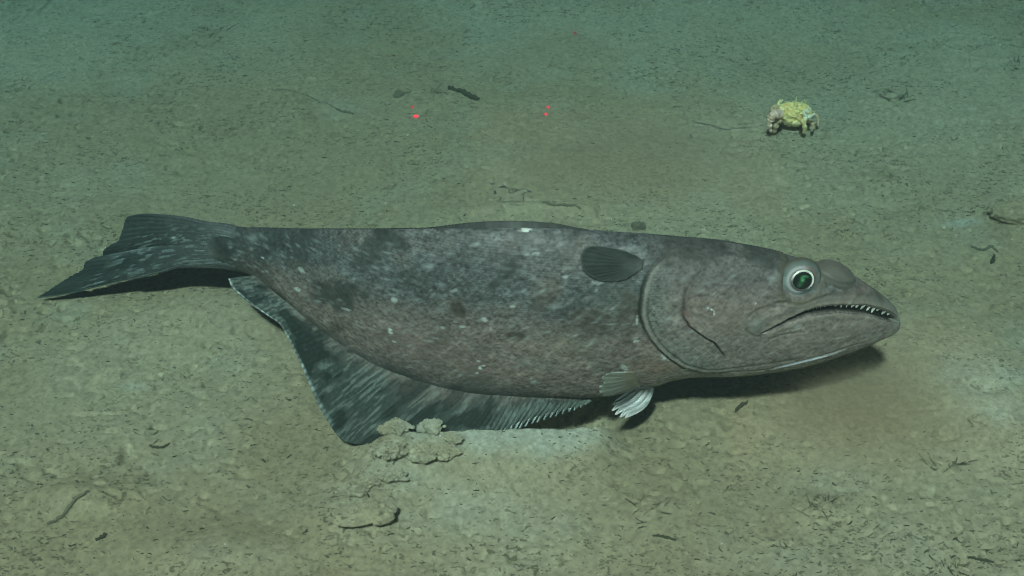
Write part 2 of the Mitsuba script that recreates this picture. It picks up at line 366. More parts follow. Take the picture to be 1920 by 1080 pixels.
# muscle relief and fine skin grain
q = bv * np.array([1, 1, 1.0]) + 10
diag = np.stack([q[:, 0] * .75 - q[:, 2] * .65, q[:, 1], q[:, 0] * .65 + q[:, 2] * .75], 1)
head = sstep(xz((1190, 600))[0], xz((1290, 600))[0], bv[:, 0])
disp += (meshkit.fbm(q * 26, 3, 21) - .5) * 2.2 * MM * (1 - .6 * head)
disp += (meshkit.fbm(diag * [240, 200, 70], 2, 22) - .5) * .55 * MM * (1 - .7 * head)
disp += (meshkit.fbm(q * 520, 2, 23) - .5) * .42 * MM * (1 - .25 * head)
disp += head * (meshkit.fbm(np.stack([q[:, 0] * 120, q[:, 1] * 120, q[:, 2] * 300], 1), 3, 24) - .5) * .55 * MM
endk = np.repeat(sstep(0, 1, np.clip((1688 - sx) / 14, 0, 1)), nth)
edge_soft = np.abs(np.cos(np.tile(th, nst))) ** .3
bv = bv + bn * (disp * np.where(front, 1, .25) * endk * np.clip(edge_soft, .25, 1))[:, None]

# ------------------------------------------------------------------ body colour, in the fish's own coordinates
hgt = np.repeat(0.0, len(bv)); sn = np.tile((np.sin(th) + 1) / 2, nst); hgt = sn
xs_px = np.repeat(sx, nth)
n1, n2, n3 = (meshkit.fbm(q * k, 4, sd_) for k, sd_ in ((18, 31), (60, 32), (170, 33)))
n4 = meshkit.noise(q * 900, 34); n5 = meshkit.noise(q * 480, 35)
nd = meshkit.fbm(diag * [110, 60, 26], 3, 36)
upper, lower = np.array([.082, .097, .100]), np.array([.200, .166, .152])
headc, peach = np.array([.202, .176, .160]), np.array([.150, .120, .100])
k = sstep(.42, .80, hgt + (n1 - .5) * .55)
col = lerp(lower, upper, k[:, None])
col = lerp(col, np.array([.135, .135, .120]), (.5 * sstep(.5, .7, n2))[:, None])
hk = (head * (1 - .75 * sstep(.70, .95, hgt + (n1 - .5) * .3)))[:, None]
col = lerp(col, headc * (1 + .25 * (n2[:, None] - .5)), hk)
col = lerp(col, np.array([.150, .172, .158]), (.75 * tint['gill_plate'])[:, None])
col *= (.72 + .56 * nd)[:, None] ** (1 - .6 * head[:, None])
col *= (.22 + .86 * n4 + .70 * n5)[:, None] ** np.where(head > .5, .75, 1.0)[:, None]
col *= (.62 + .76 * n3)[:, None]
wv = meshkit.noise(np.stack([q[:, 0] * 560, q[:, 1] * 200, q[:, 2] * 560], 1), 36)
col *= (.80 + .40 * wv)[:, None]
rowz = np.sin(q[:, 2] * 2 * np.pi / .00125 + 9 * meshkit.fbm(q * 40, 2, 39))
col *= (1 + .13 * rowz * (1 - head) * sstep(.3, .6, hgt))[:, None]
spk = meshkit.noise(q * 620 + 3, 37) * .6 + meshkit.noise(q * 1300, 38) * .4
col = lerp(col, col * .35, (.45 * sstep(.60, .74, spk) * (1 - .5 * head))[:, None])
col = lerp(col, np.array([.30, .34, .32]), (.28 * (1 - sstep(.22, .34, spk)) * (1 - .4 * head))[:, None])
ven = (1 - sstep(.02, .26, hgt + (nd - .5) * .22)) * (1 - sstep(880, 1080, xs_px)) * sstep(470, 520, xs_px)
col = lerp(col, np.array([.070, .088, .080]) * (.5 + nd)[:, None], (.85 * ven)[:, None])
tl = 1 - sstep(425, 520, xs_px + (n2 - .5) * 60)
col = lerp(col, np.array([.092, .108, .110]) * (.4 + nd)[:, None] * (.6 + .8 * n3)[:, None], (.8 * tl)[:, None])
band = meshkit.fbm(diag * [34, 20, 11] + 3, 3, 68)
band = sstep(.50, .63, band) * (.30 + .70 * (1 - sstep(620, 1000, xs_px))) * (1 - .8 * head)
col = lerp(col, col * np.array([.42, .48, .46]), (.85 * band * (.4 + 1.2 * n3).clip(0, 1))[:, None])
fine = meshkit.fbm(diag * [420, 200, 90], 2, 69)
col = lerp(col, col * 1.6, (.5 * sstep(.60, .75, fine) * (1 - .6 * head))[:, None])
RAG, RAGF = meshkit.fbm(q * 120, 3, 48), meshkit.fbm(q * 420, 3, 49)
SCUF = meshkit.noise(q * np.array([900, 700, 900]), 47) * (.6 + .8 * n3)
def spot(px, py, rx, rz, a, color, ang=0.0, ragged=.6, seed=0):
    c = xz((px, py)); o = (BXZ - c) / .00030
    ca, sa = math.cos(ang), math.sin(ang)
    u, v = o[:, 0] * ca + o[:, 1] * sa, -o[:, 0] * sa + o[:, 1] * ca
    w = np.exp(-(u / rx) ** 2 - (v / rz) ** 2)
    if ragged > .7:
        w = np.exp(-(u / (rx * 1.05)) ** 2 - (v / (rz * 1.05)) ** 2)
        m = .8 * a * sstep(.40, .95, w * (.05 + 1.0 * RAGF + 1.1 * SCUF))
    elif ragged > .4:
        w = np.exp(-(u / (rx * 1.35)) ** 2 - (v / (rz * 1.35)) ** 2)
        m = a * sstep(.18, .62, w * (.1 + 1.6 * RAG))
    else:
        m = a * w
    global col
    color = np.asarray(color) * (.35 + 1.3 * n3 * (.5 + n5))[:, None] if .4 < ragged <= .7 else np.asarray(color)
    col = lerp(col, color, m[:, None])
DK, BR = (.032, .042, .039), (.058, .050, .038)
for px, py, rx, rz, a, ang in [(632, 555, 50, 22, .75, .5), (940, 520, 26, 8, .8, .8), (728, 446, 26, 9, .75, 0), (580, 441, 18, 6, .7, 0), (505, 560, 26, 14, .6, .6), (968, 632, 14, 9, .7, 0), (858, 580, 10, 14, .6, .5), (875, 610, 3, 3, .9, 0),
                               (690, 480, 40, 14, .35, .9), (1065, 470, 30, 12, .35, .8), (1180, 600, 14, 40, .35, 0), (1105, 610, 30, 25, .3, 0), (420, 470, 16, 30, .5, 0), (1300, 470, 60, 12, .35, 0), (760, 520, 30, 10, .3, .9), (560, 480, 30, 12, .35, .9),
                               (1440, 480, 40, 8, .4, -.3), (820, 640, 25, 12, .3, .9), (1020, 560, 40, 10, .3, .9), (640, 610, 30, 12, .35, .9)]:
    spot(px, py, rx, rz, min(.88, a * 1.6), DK if py < 560 else BR, ang, .5, int(px))
for px, py, rx, rz, a, color in [(1230, 690, 40, 22, .5, (.19, .135, .085)), (900, 700, 120, 30, .35, (.185, .140, .115)), (760, 640, 90, 35, .35, (.175, .135, .122)), (1060, 650, 60, 25, .3, (.15, .15, .10)), (1150, 560, 40, 30, .3, (.10, .13, .11)),
                                 (1360, 600, 60, 40, .35, (.185, .155, .135)), (1560, 630, 70, 22, .35, (.19, .155, .125)), (1600, 560, 40, 10, .45, (.19, .125, .095)), (1414, 608, 16, 14, .55, (.17, .215, .20)), (1600, 612, 60, 12, .35, (.23, .20, .17)), (1470, 640, 50, 12, .3, (.21, .18, .155))]:
    spot(px, py, rx, rz, a, color, 0, .25, int(px) + 1)
WH = (.72, .82, .80)
for px, py, rx, rz, a, ang in [(560, 543, 9, 5, .95, .5), (567, 507, 8, 7, .55, .3), (731, 622, 5, 11, .9, .15), (739, 640, 4, 4, .7, 0), (899, 690, 4, 7, .95, .4), (893, 700, 4, 3, .9, 0), (905, 686, 5, 3, .8, 0), (897, 678, 4, 3, .7, 0), (906, 600, 10, 5, .6, .2),
                               (648, 580, 15, 3, .5, .3), (739, 562, 8, 7, .6, 0), (864, 613, 7, 3, .55, .2), (828, 615, 6, 4, .4, 0), (985, 427, 12, 3, .95, .1), (1158, 524, 10, 4, .95, .7), (1000, 715, 8, 12, .4, .3), (840, 482, 4, 2, .7, 0), (1005, 475, 8, 4, .4, .2),
                               (960, 575, 6, 4, .4, 0), (850, 545, 10, 4, .35, .5), (1195, 600, 3, 10, .5, 0), (1193, 640, 6, 3, .5, 0), (1250, 670, 12, 10, .6, -.5), (1170, 690, 6, 12, .5, .5), (1326, 577, 2, 2, .9, 0), (1333, 580, 6, 2, .9, -.6), (1338, 585, 2, 6, .6, 0),
                               (1310, 563, 2, 2, .7, 0), (491, 483, 5, 3, .7, .4), (370, 475, 6, 3, .7, .4), (375, 470, 5, 3, .5, .4), (490, 600, 3, 3, .5, 0), (1415, 570, 2, 2, .5, 0), (700, 612, 3, 3, .3, 0), (1120, 530, 14, 6, .3, .3), (1060, 520, 8, 3, .4, .2), (1285, 694, 6, 3, .5, 0)]:
    spot(px, py, rx, rz, a, WH, ang, .75, int(px) % 17)
fl = np.random.default_rng(3)
cand = [(fl.uniform(430, 1220), fl.uniform(0, 1)) for _ in range(330)] + [(fl.uniform(1240, 1640), fl.uniform(.1, .9)) for _ in range(70)]
for px, t in cand:
    t = t ** .8
    py = lerp(TOP(px) + 8, BOT(px) - 12, t)
    c = xz((px, py)); o = (BXZ - c) / .00030
    m = np.nonzero((np.abs(o) < 30).all(1) & front)[0]
    o = o[m]; ang = fl.uniform(.0, .9) * (1 if t > .35 else .2); ca, sa = math.cos(ang), math.sin(ang)
    u, v = o[:, 0] * ca + o[:, 1] * sa, -o[:, 0] * sa + o[:, 1] * ca
    w = fl.uniform(.12, .52) * np.exp(-(u / fl.uniform(3, 9)) ** 2 - (v / fl.uniform(1.4, 3)) ** 2)
    col[m] = lerp(col[m], np.array([.36, .42, .43]) * fl.uniform(.7, 1.15), w[:, None])
def wash(name, color, a):
    global col
    col = lerp(col, np.asarray(color), np.clip(a * tint[name], 0, 1)[:, None])
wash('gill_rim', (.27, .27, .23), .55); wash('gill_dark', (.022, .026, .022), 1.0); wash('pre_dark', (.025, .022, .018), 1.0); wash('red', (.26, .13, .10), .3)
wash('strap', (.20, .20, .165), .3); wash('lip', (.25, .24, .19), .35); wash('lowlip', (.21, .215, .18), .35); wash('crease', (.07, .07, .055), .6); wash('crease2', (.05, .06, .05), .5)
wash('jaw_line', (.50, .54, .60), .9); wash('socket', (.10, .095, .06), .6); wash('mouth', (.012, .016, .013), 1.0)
chin = sstep(xz((1600, 640))[0], xz((1660, 630))[0], bv[:, 0]) * (BXZ[:, 1] < xz((1650, 606))[1])
col = lerp(col, np.array([.24, .255, .22]), (.8 * chin * sstep(.48, .60, n3))[:, None])
col = np.clip(col, .008, .8)
fish = thing('flatfish', 'large grey brown flatfish resting upright on the mud with its mouth open showing teeth', 'fish')
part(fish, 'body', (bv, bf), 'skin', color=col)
bn2 = vnormals(bv, bf)

# ------------------------------------------------------------------ eyes
def frame(n):
    n = n / np.linalg.norm(n)
    a = np.cross([0, 0, 1.0], n); a /= np.linalg.norm(a)
    return a, np.cross(n, a), n
def dome(c, n, R, H, r0=0.0, r1=1.0, lift=0.0, nr=40, na=96, e=.5, color=None, sy=1.0):
    a, b, n = frame(n)
    rr = np.linspace(max(r0, 1e-4), r1, nr); ang = np.linspace(0, 2 * np.pi, na, endpoint=False)
    h = H * np.maximum(1 - rr ** 2, 0) ** e + lift
    v = c + (rr[:, None] * np.cos(ang)[None])[..., None] * a * R + (rr[:, None] * np.sin(ang)[None])[..., None] * b * R * sy + (h[:, None] * np.ones(na))[..., None] * n
    f = grid_faces(nr, na, True)
    rg, ag = np.meshgrid(rr, ang, indexing='ij')
    return (v.reshape(-1, 3), f), rg.ravel(), ag.ravel()
en = bn2[on_skin((1380, 540))] * .4 + np.array([.14, -1, .14]); en /= np.linalg.norm(en)
ebase = ec - en * .0032
m, rg, ag = dome(ebase, en, ER, .0052, 0, 1, 0, 60, 120, .5, sy=.94)
w = np.cos(ag) * .0
c_out = lerp(np.array([.070, .092, .094]), np.array([.135, .205, .190]), sstep(.62, .80, rg)[:, None] * (.4 + .6 * (np.sin(ag) < .3))[:, None])
c_out = lerp(c_out, np.array([.075, .075, .060]), sstep(.80, .99, rg)[:, None])
nn = meshkit.fbm(m[0] * 300 + 9, 3, 51)
c_out = c_out * (.8 + .4 * nn)[:, None]
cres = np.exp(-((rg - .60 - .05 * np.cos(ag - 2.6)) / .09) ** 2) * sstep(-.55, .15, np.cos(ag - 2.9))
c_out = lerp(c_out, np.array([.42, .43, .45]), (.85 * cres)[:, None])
redd = np.exp(-((rg - .66) / .08) ** 2) * sstep(.2, .9, np.cos(ag - .35))
c_out = lerp(c_out, np.array([.20, .13, .125]), (.7 * redd)[:, None])
eye = part(fish, 'eye', m, 'eye_skin', color=c_out, label='near eye with white ringed dark pupil, green shine painted in')
m, rg, ag = dome(ebase, en, ER, .0052, 0.440, .535, .00030, 14, 120, .5, sy=.94)
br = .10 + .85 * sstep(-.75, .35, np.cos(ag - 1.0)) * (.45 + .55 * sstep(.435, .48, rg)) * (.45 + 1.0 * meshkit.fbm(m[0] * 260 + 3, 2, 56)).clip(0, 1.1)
c = np.outer(br, [.86, .90, .84]) * (.85 + .3 * meshkit.noise(m[0] * 900, 52))[:, None]
part(eye, 'iris', m, 'eye_gloss', color=np.clip(c, 0, .92))
m, rg, ag = dome(ebase + en * .0050, en, ER * .45, .0010, 0, 1, -.0006, 30, 96, .5, sy=.94)
ux, uy = rg * np.cos(ag), rg * np.sin(ag)
gl = np.exp(-((ux + .05) / .22) ** 2 - ((uy - .12) / .28) ** 2) + .7 * np.exp(-((ux - .25) / .35) ** 2 - ((uy - .48 + .3 * ux ** 2) / .13) ** 2) + .35 * np.exp(-((ux + .3) / .25) ** 2 - ((uy + .4) / .3) ** 2)  # green eyeshine reflection painted into the pupil colour
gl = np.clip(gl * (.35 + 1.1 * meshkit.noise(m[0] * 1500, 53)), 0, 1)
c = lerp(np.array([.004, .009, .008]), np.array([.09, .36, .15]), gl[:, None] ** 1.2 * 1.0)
part(eye, 'pupil', m, 'eye_gloss', color=c)
# the far eye, on the ridge of the head
Yr = curtain(1568.0)
c2 = at_y(np.array([1564., 517.]), Yr - .001)
m = trimesh.creation.icosphere(subdivisions=5); v = np.array(m.vertices)
v2 = v * np.array([.0122, .0095, .0066])
rot = np.array([[math.cos(.42), 0, math.sin(.42)], [0, 1, 0], [-math.sin(.42), 0, math.cos(.42)]])
v2 = v2 @ rot.T + c2
cc = np.outer(.75 + .5 * meshkit.fbm(v2 * 260, 3, 54), [.112, .112, .098])
lidd = np.exp(-((v[:, 2] - .35 - .2 * v[:, 0]) / .10) ** 2)
cc = lerp(cc, np.array([.06, .07, .065]), (.75 * lidd)[:, None])
cc = lerp(cc, np.array([.15, .17, .16]), (.3 * np.exp(-((v[:, 2] - .12 - .2 * v[:, 0]) / .10) ** 2) * (v[:, 1] < 0))[:, None])
part(fish, 'eye', (v2, np.array(m.faces)), 'skin', color=cc, label='far eye bulging from the ridge of the head')

# ------------------------------------------------------------------ teeth
tr = np.random.default_rng(8)
big = [(1600, 573, 8), (1608, 573, 9), (1621, 573, 12), (1630, 577, 9), (1639, 579, 10), (1647, 580, 8), (1660, 584, 12), (1667, 588, 8), (1588, 573, 7), (1578, 573, 7), (1568, 573, 6)]
small = [(x, Pchip(*np.array(lip).T)(x) + 1.2, tr.uniform(4, 6.5)) for x in np.arange(1522, 1566, 4.2)]
for px, py, L in big + small:
    i = on_skin((px, py)); p = bv[i].copy()
    b = at_y(np.array([px, py - 2.0]), at_y(np.array([px, py]), 0)[1] * 0 + (ec[1] * 0 + np.interp(px, [1500, 1600, 1680], [bv[on_skin((1500, 570)), 1], bv[on_skin((1600, 568)), 1], bv[on_skin((1680, 592)), 1]])) + .0004)
    ln = L * .00036 * tr.uniform(.6, 1.2)
    lean = np.array([tr.uniform(-.35, .05) - (.45 if L > 7.5 else .1), -.05, -1.0]); lean /= np.linalg.norm(lean)
    tt = np.linspace(0, 1, 6)
    rad = (.00078 if L > 7 else .00034) * np.sqrt(np.maximum(1 - tt ** 1.6, .01))
    pts = b + lean * ln * tt[:, None] + np.array([.0004, 0, 0]) * (tt ** 2)[:, None]
    part(fish, 'tooth', tube(pts, rad, 8), 'tooth_enamel')

# ------------------------------------------------------------------ fins
# tail fin
tt = np.linspace(0, 1, 150); ss = np.linspace(0, 1, 130)
f_top = spline([(450, 428), (428, 421), (388, 416.5), (349, 408), (310, 403), (274, 401), (248, 404)], 130)
f_bot = spline([(450, 508), (414, 502), (349, 500), (310, 508), (271, 518), (232, 526), (180, 539), (128, 552), (69, 560)], 130)
f_edge = spline([(248, 404), (237, 409), (230, 432), (219, 455), (206, 461), (193, 474), (194, 480), (180, 484), (159, 494), (157, 502), (128, 521), (97, 541), (69, 558.5)], 150)
tt_e = np.linspace(0, 1, 150)
flat = f_top[:, None] * (1 - tt)[None, :, None] + f_bot[:, None] * tt[None, :, None]
flat = flat + (ss ** 1.7)[:, None, None] * (f_edge - (f_top[-1] * (1 - tt)[:, None] + f_bot[-1] * tt[:, None]))[None]
ripple = .0005 * np.sin(tt * 19)[None] * ss[:, None] + .00016 * np.sin(tt * 150)[None] * sstep(.1, .6, ss)[:, None] + .0024 * np.exp(-((tt - .42) / .05) ** 2)[None] * sstep(.25, .9, ss)[:, None]
Yt = curtain(np.clip(flat[..., 0], 60, 1700)) + ripple - .004 * (ss ** 2)[:, None] * (tt - .5)[None]
TF = at_y(flat, Yt)
u = TF.reshape(-1, 3) + 10
ray = np.tile(np.sin(tt * 150) * .5 + .5, (130, 1)).ravel()
S, TT = np.repeat(ss, 150), np.tile(tt, 130)
nA, nB, nC = meshkit.fbm(u * 45, 3, 61), meshkit.fbm(np.stack([S * 13, TT * 44 - S * 9, S * 0], 1) + 7, 3, 62), meshkit.noise(u * 700, 63)
cf = lerp(np.array([.088, .104, .104]), np.array([.032, .050, .048]), sstep(.15, .7, S + (nA - .5) * .6)[:, None])
cf = lerp(cf, np.array([.20, .25, .25]), (.85 * sstep(.55, .70, nB) * (1 - sstep(.70, .92, S)) * sstep(.04, .2, TT))[:, None])
cf = lerp(cf, np.array([.24, .29, .29]), (.8 * np.exp(-((TT - .47) / .018) ** 2 - ((S - .70) / .16) ** 2))[:, None])
cf = lerp(cf, np.array([.018, .03, .028]), (.75 * np.exp(-((TT - .405) / .012) ** 2 - ((S - .65) / .22) ** 2) + .7 * np.exp(-((TT - .505) / .012) ** 2 - ((S - .72) / .16) ** 2))[:, None])
for sc, tc, a in [(.30, .72, .9), (.45, .80, .9), (.55, .93, .9), (.72, .90, .7), (.80, .93, .8), (.18, .5, .6), (.4, .35, .7), (.5, .28, .8), (.28, .3, .6), (.6, .62, .5)]:
    cf = lerp(cf, np.array([.42, .50, .50]), (a * np.exp(-((S - sc) / .022) ** 2 - ((TT - tc) / .014) ** 2))[:, None])
cf = lerp(cf, np.array([.13, .17, .16]), (.7 * sstep(.965, .995, TT))[:, None])
cf *= ((.80 + .25 * ray) * (.75 + .5 * nC))[:, None]
th_t = (.0075 * (1 - ss) ** 1.5 + .0012)[:, None] * (np.minimum(1, .25 + 6 * tt * (1 - tt)))[None]
m, c = sheet(TF, th_t, cf)
part(fish, 'tail_fin', m, 'fin_skin', color=c, label='dark ragged tail fin speckled with pale flecks')

# anal fin, spread out on the mud
pairs = np.array([(478, 518, 430, 516), (490, 528, 436, 530), (505, 540, 452, 546), (525, 556, 475, 567), (548, 574, 505, 592), (570, 592, 524, 610), (592, 609, 537, 636), (640, 645, 562, 688), (690, 677, 592, 748), (740, 701, 622, 792),
                  (770, 712, 645, 818), (800, 721, 668, 826), (835, 731, 705, 836), (880, 738, 775, 842), (925, 742, 860, 840), (975, 745, 932, 816), (1025, 746, 990, 794), (1065, 746, 1040, 778), (1097, 745, 1080, 766), (1112, 744, 1098, 757)], float)
NU, NV = 420, 90
s0 = np.r_[0, np.cumsum(np.linalg.norm(np.diff(pairs[:, :2], axis=0), axis=1) + np.linalg.norm(np.diff(pairs[:, 2:], axis=0), axis=1))]
U = np.linspace(0, 1, NU); su = U * s0[-1]
pr = np.stack([Pchip(s0, pairs[:, i])(su) for i in range(4)], 1)
bx, by, ex, ey = pr.T
ray_ph = U * 74 * 2 * np.pi
frontal = sstep(.72, .86, U)
saw = (ray_ph / (2 * np.pi)) % 1
tip = 1 + frontal * (.10 - .34 * saw ** 1.5)
back_saw = 1 - .006 * (.5 + .5 * np.cos(ray_ph))
base = at_y(np.stack([bx, by - 26], 1), curtain(bx))
edge = at_y(np.stack([ex, ey], 1), np.minimum(at_z(np.stack([ex, ey], 1), .003)[:, 1], curtain(bx) - .006))
V = np.linspace(0, 1, NV)
mid_in = np.stack([bx, by], 1)
bl = at_y(mid_in, curtain(bx) - .004)
AF = np.zeros((NU, NV, 3))
for j, v in enumerate(V):
    if v < .22:
        AF[:, j] = lerp(base, bl, v / .22)
    else:
        w = (v - .22) / .78 * np.where(frontal > 0, tip, back_saw)
        AF[:, j] = lerp(bl, edge, w[:, None])
for _ in range(8):
    AF[:, 1:-1] = (AF[:, :-2] + AF[:, 1:-1] * 2 + AF[:, 2:]) / 4
corr = np.cos(ray_ph)[:, None] * sstep(.2, .6, V)[None] * (.00022 + .0011 * frontal)[:, None]
AF[..., 1] += -corr * .8; AF[..., 2] += corr * .6
AF[..., 1] -= (.004 * np.sin(U * 15 + 1))[:, None] * (V ** 2)[None] * (1 - frontal)[:, None]
Uf, Vf = np.repeat(U, NV), np.tile(V, NU)
u = AF.reshape(-1, 3) + 10
nA, nC = meshkit.fbm(u * 38, 3, 71), meshkit.noise(u * 800, 73)
nB = meshkit.fbm(np.stack([Uf * 190, Vf * 6, Uf * 0], 1) + 5, 4, 72)
cf = lerp(np.array([.125, .108, .095]), np.array([.040, .054, .048]), sstep(.22, .50, Vf + (nA - .5) * .7)[:, None])
cf = lerp(cf, np.array([.20, .24, .215]), (.42 * sstep(.54, .74, nB) * sstep(.42, .62, nA))[:, None])
cf = lerp(cf, np.array([.035, .056, .050]), (.6 * sstep(.52, .70, 1 - nB))[:, None])
blo = meshkit.fbm(np.stack([Uf * 26, Vf * 3.2, Uf * 0], 1) + 9, 3, 74)
cf = lerp(cf, cf * np.array([.32, .40, .38]), (.85 * sstep(.50, .60, blo) * (1 - .6 * np.repeat(frontal, NV)))[:, None])
cf = lerp(cf, np.array([.17, .20, .18]), (.5 * sstep(.52, .62, 1 - blo) * sstep(.45, .6, nB))[:, None])
rl = np.repeat(.5 + .5 * np.cos(ray_ph), NV)
ridge_f = np.repeat(frontal, NV)
cf = lerp(cf, np.array([.22, .27, .235]), (.55 * ridge_f * sstep(.75, 1, rl) * sstep(.3, .6, Vf))[:, None])
cf = lerp(cf, np.array([.55, .64, .62]), (.9 * sstep(.94, .985, Vf) * ((1 - ridge_f) * sstep(0, .02, 1 - Uf) * (Uf < .43) * (.25 + .75 * rl) * (.25 + 1.2 * meshkit.noise(np.stack([Uf * 45, Uf * 0, Uf * 0], 1), 75)).clip(0, 1) + ridge_f * sstep(.45, .8, rl)))[:, None])
cf *= (.72 + .56 * nC)[:, None]
m, c = sheet(AF, (.0030 * (1 - V) + .0009)[None] * np.ones((NU, 1)), cf)
part(fish, 'anal_fin', m, 'fin_skin', color=c, label='broad dark anal fin with a white dotted rear edge, spread on the mud')

# dorsal fin, folded low along the back
dx = np.arange(470, 1470, 2.5)
dh = Pchip(*np.array([(470, 0), (520, 3), (700, 3.5), (770, 4), (830, 8), (900, 13.5), (960, 15.5), (1050, 12), (1090, 6), (1130, 3.5), (1300, 4), (1420, 3), (1470, 0)], float).T)(dx)
dv = np.linspace(0, 1, 10)
ridge = TOP(dx) + np.interp(dx, sx, o_top)
dtip = np.minimum(TOP(dx) + 2 - np.maximum(dh - 3.5, 0) * 1.25, ridge - 1.5)
rows = (ridge + 8)[:, None] + (dtip - ridge - 8)[:, None] * dv[None]
DP = np.stack([np.repeat(dx[:, None], 10, 1) - (dh[:, None] * .6) * dv[None], rows], -1)
DF = at_y(DP, curtain(dx)[:, None] + .0004 * np.sin(dx * 1.4)[:, None] * dv[None] + .0015 + .004 * dv[None])
u = DF.reshape(-1, 3)
cf = np.outer(.35 + 1.5 * meshkit.fbm(np.stack([u[:, 0] * 330, u[:, 2] * 60, u[:, 0] * 0], 1) + 50, 3, 81) * (.4 + 1.2 * meshkit.fbm(u * 60 + 10, 2, 82)), [.042, .052, .050])
m, c = sheet(DF, (.0022 * (1 - dv) + .0008)[None] * np.ones((len(dx), 1)), cf)
part(fish, 'dorsal_fin', m, 'fin_skin', color=c)

# pectoral fin: a dark paddle standing off the flank
def fan(name, base_a, base_b, outer, lift0, lift1, color_fn, n=70, nv=46, wave=.0006, rays_n=14, thick=.0010, label=None, bow=.0, scal=.0, curve=(0, 0)):
    O = spline(outer, n)
    B = lerp(np.asarray(base_a, float), np.asarray(base_b, float), np.linspace(0, 1, n)[:, None])
    V = np.linspace(0, 1, nv); Uu = np.linspace(0, 1, n)
    reach = 1 - scal * (.5 - .5 * np.cos(Uu * rays_n * 2 * np.pi)) 
    px = B[:, None] + (O - B)[:, None] * (V[None] * reach[:, None])[..., None] + (np.sin(np.pi * V)[None] * Uu[:, None])[..., None] * np.array(curve, float)
    i = on_skin(px.reshape(-1, 2))
    y0 = np.repeat(np.interp(B[:, 0], np.sort(B[:, 0]), bv[on_skin(B), 1][np.argsort(B[:, 0])])[:, None], nv, 1)
    ysk = bv[i, 1].reshape(n, nv)
    Y = np.minimum(ysk, y0 + .004) * 0 + lerp(y0, ysk, .6)
    Y = Y - lift0 - (lift1 - lift0) * V[None] - bow * np.sin(V * np.pi)[None] - wave * np.cos(Uu * rays_n * 2 * np.pi)[:, None] * sstep(.1, .5, V)[None]
    Pp = at_y(px, Y)
    Uf, Vf = np.repeat(Uu, nv), np.tile(V, n)
    cf = color_fn(Uf, Vf, Pp.reshape(-1, 3), .5 + .5 * np.cos(Uf * rays_n * 2 * np.pi))
    m, c = sheet(Pp, (thick * (1.6 - V))[None] * np.ones((n, 1)), cf)
    return part(fish, name, m, 'fin_skin', color=c, label=label)
def pec_col(U, V, P, r):
    n = meshkit.fbm(P * 150 + 20, 3, 91)
    c = lerp(np.array([.062, .076, .072]), np.array([.026, .038, .036]), sstep(.05, .45, V)[:, None])
    c = c * ((.80 + .35 * r) * (.5 + 1.0 * n))[:, None]
    return lerp(c, np.array([.10, .13, .12]), (.5 * sstep(.95, 1, V))[:, None])
fan('pectoral_fin', (1206, 489), (1204, 504), [(1172, 471), (1140, 464), (1112, 461), (1096, 466), (1088, 482), (1092, 502), (1106, 517), (1128, 527), (1150, 528), (1175, 522)], .0004, .0022, pec_col, wave=.00010, rays_n=19, thick=.0009, label='small dark paddle shaped fin behind the gill cover')
def pel_col(U, V, P, r):
    n = meshkit.fbm(P * 180 + 20, 3, 92)
    c = lerp(np.array([.17, .155, .115]), np.array([.20, .215, .18]), sstep(.1, .8, V)[:, None]) * (.7 + .6 * n)[:, None]
    c = lerp(c, np.array([.34, .38, .33]), (.6 * sstep(.7, 1, r) * sstep(.2, .6, V))[:, None])
    return lerp(c, np.array([.60, .66, .62]), (.8 * sstep(.90, 1, V) * sstep(.45, .9, r) * sstep(.2, .5, U))[:, None])
fan('pelvic_fin', (1190, 697), (1199, 723), [(1146, 699), (1134, 703), (1128, 709), (1131, 718), (1123, 727), (1125, 737), (1134, 743), (1150, 739)], .0004, .0036, pel_col, rays_n=8, wave=.00010, thick=.0008, scal=.05, curve=(0, 3), label='small pale fin lying against the belly')
def pel2_col(U, V, P, r):
    n = meshkit.fbm(P * 200 + 20, 3, 93)
    c = lerp(np.array([.05, .06, .05]), np.array([.035, .045, .042]), sstep(.1, .7, V)[:, None])
    c = lerp(c, np.array([.90, .94, .94]), (.98 * sstep(.30, .58, U + .25 * (V - .5)) * sstep(.06, .40, V) * (.6 + .4 * r))[:, None])
    c = lerp(c, np.array([.07, .09, .085]), (.75 * (1 - r) * sstep(.2, .5, V) * (1 - .75 * sstep(.3, .7, U)))[:, None])
    return c * (.7 + .6 * n)[:, None]
fan('pelvic_fin', (1190, 724), (1227, 727), [(1153, 752), (1146, 762), (1147, 770), (1152, 777), (1161, 782), (1172, 784)], .001, .013, pel2_col, rays_n=5, wave=.00025, thick=.0009, scal=.24, curve=(10, 8), label='silvery white pelvic fin hanging below the belly')

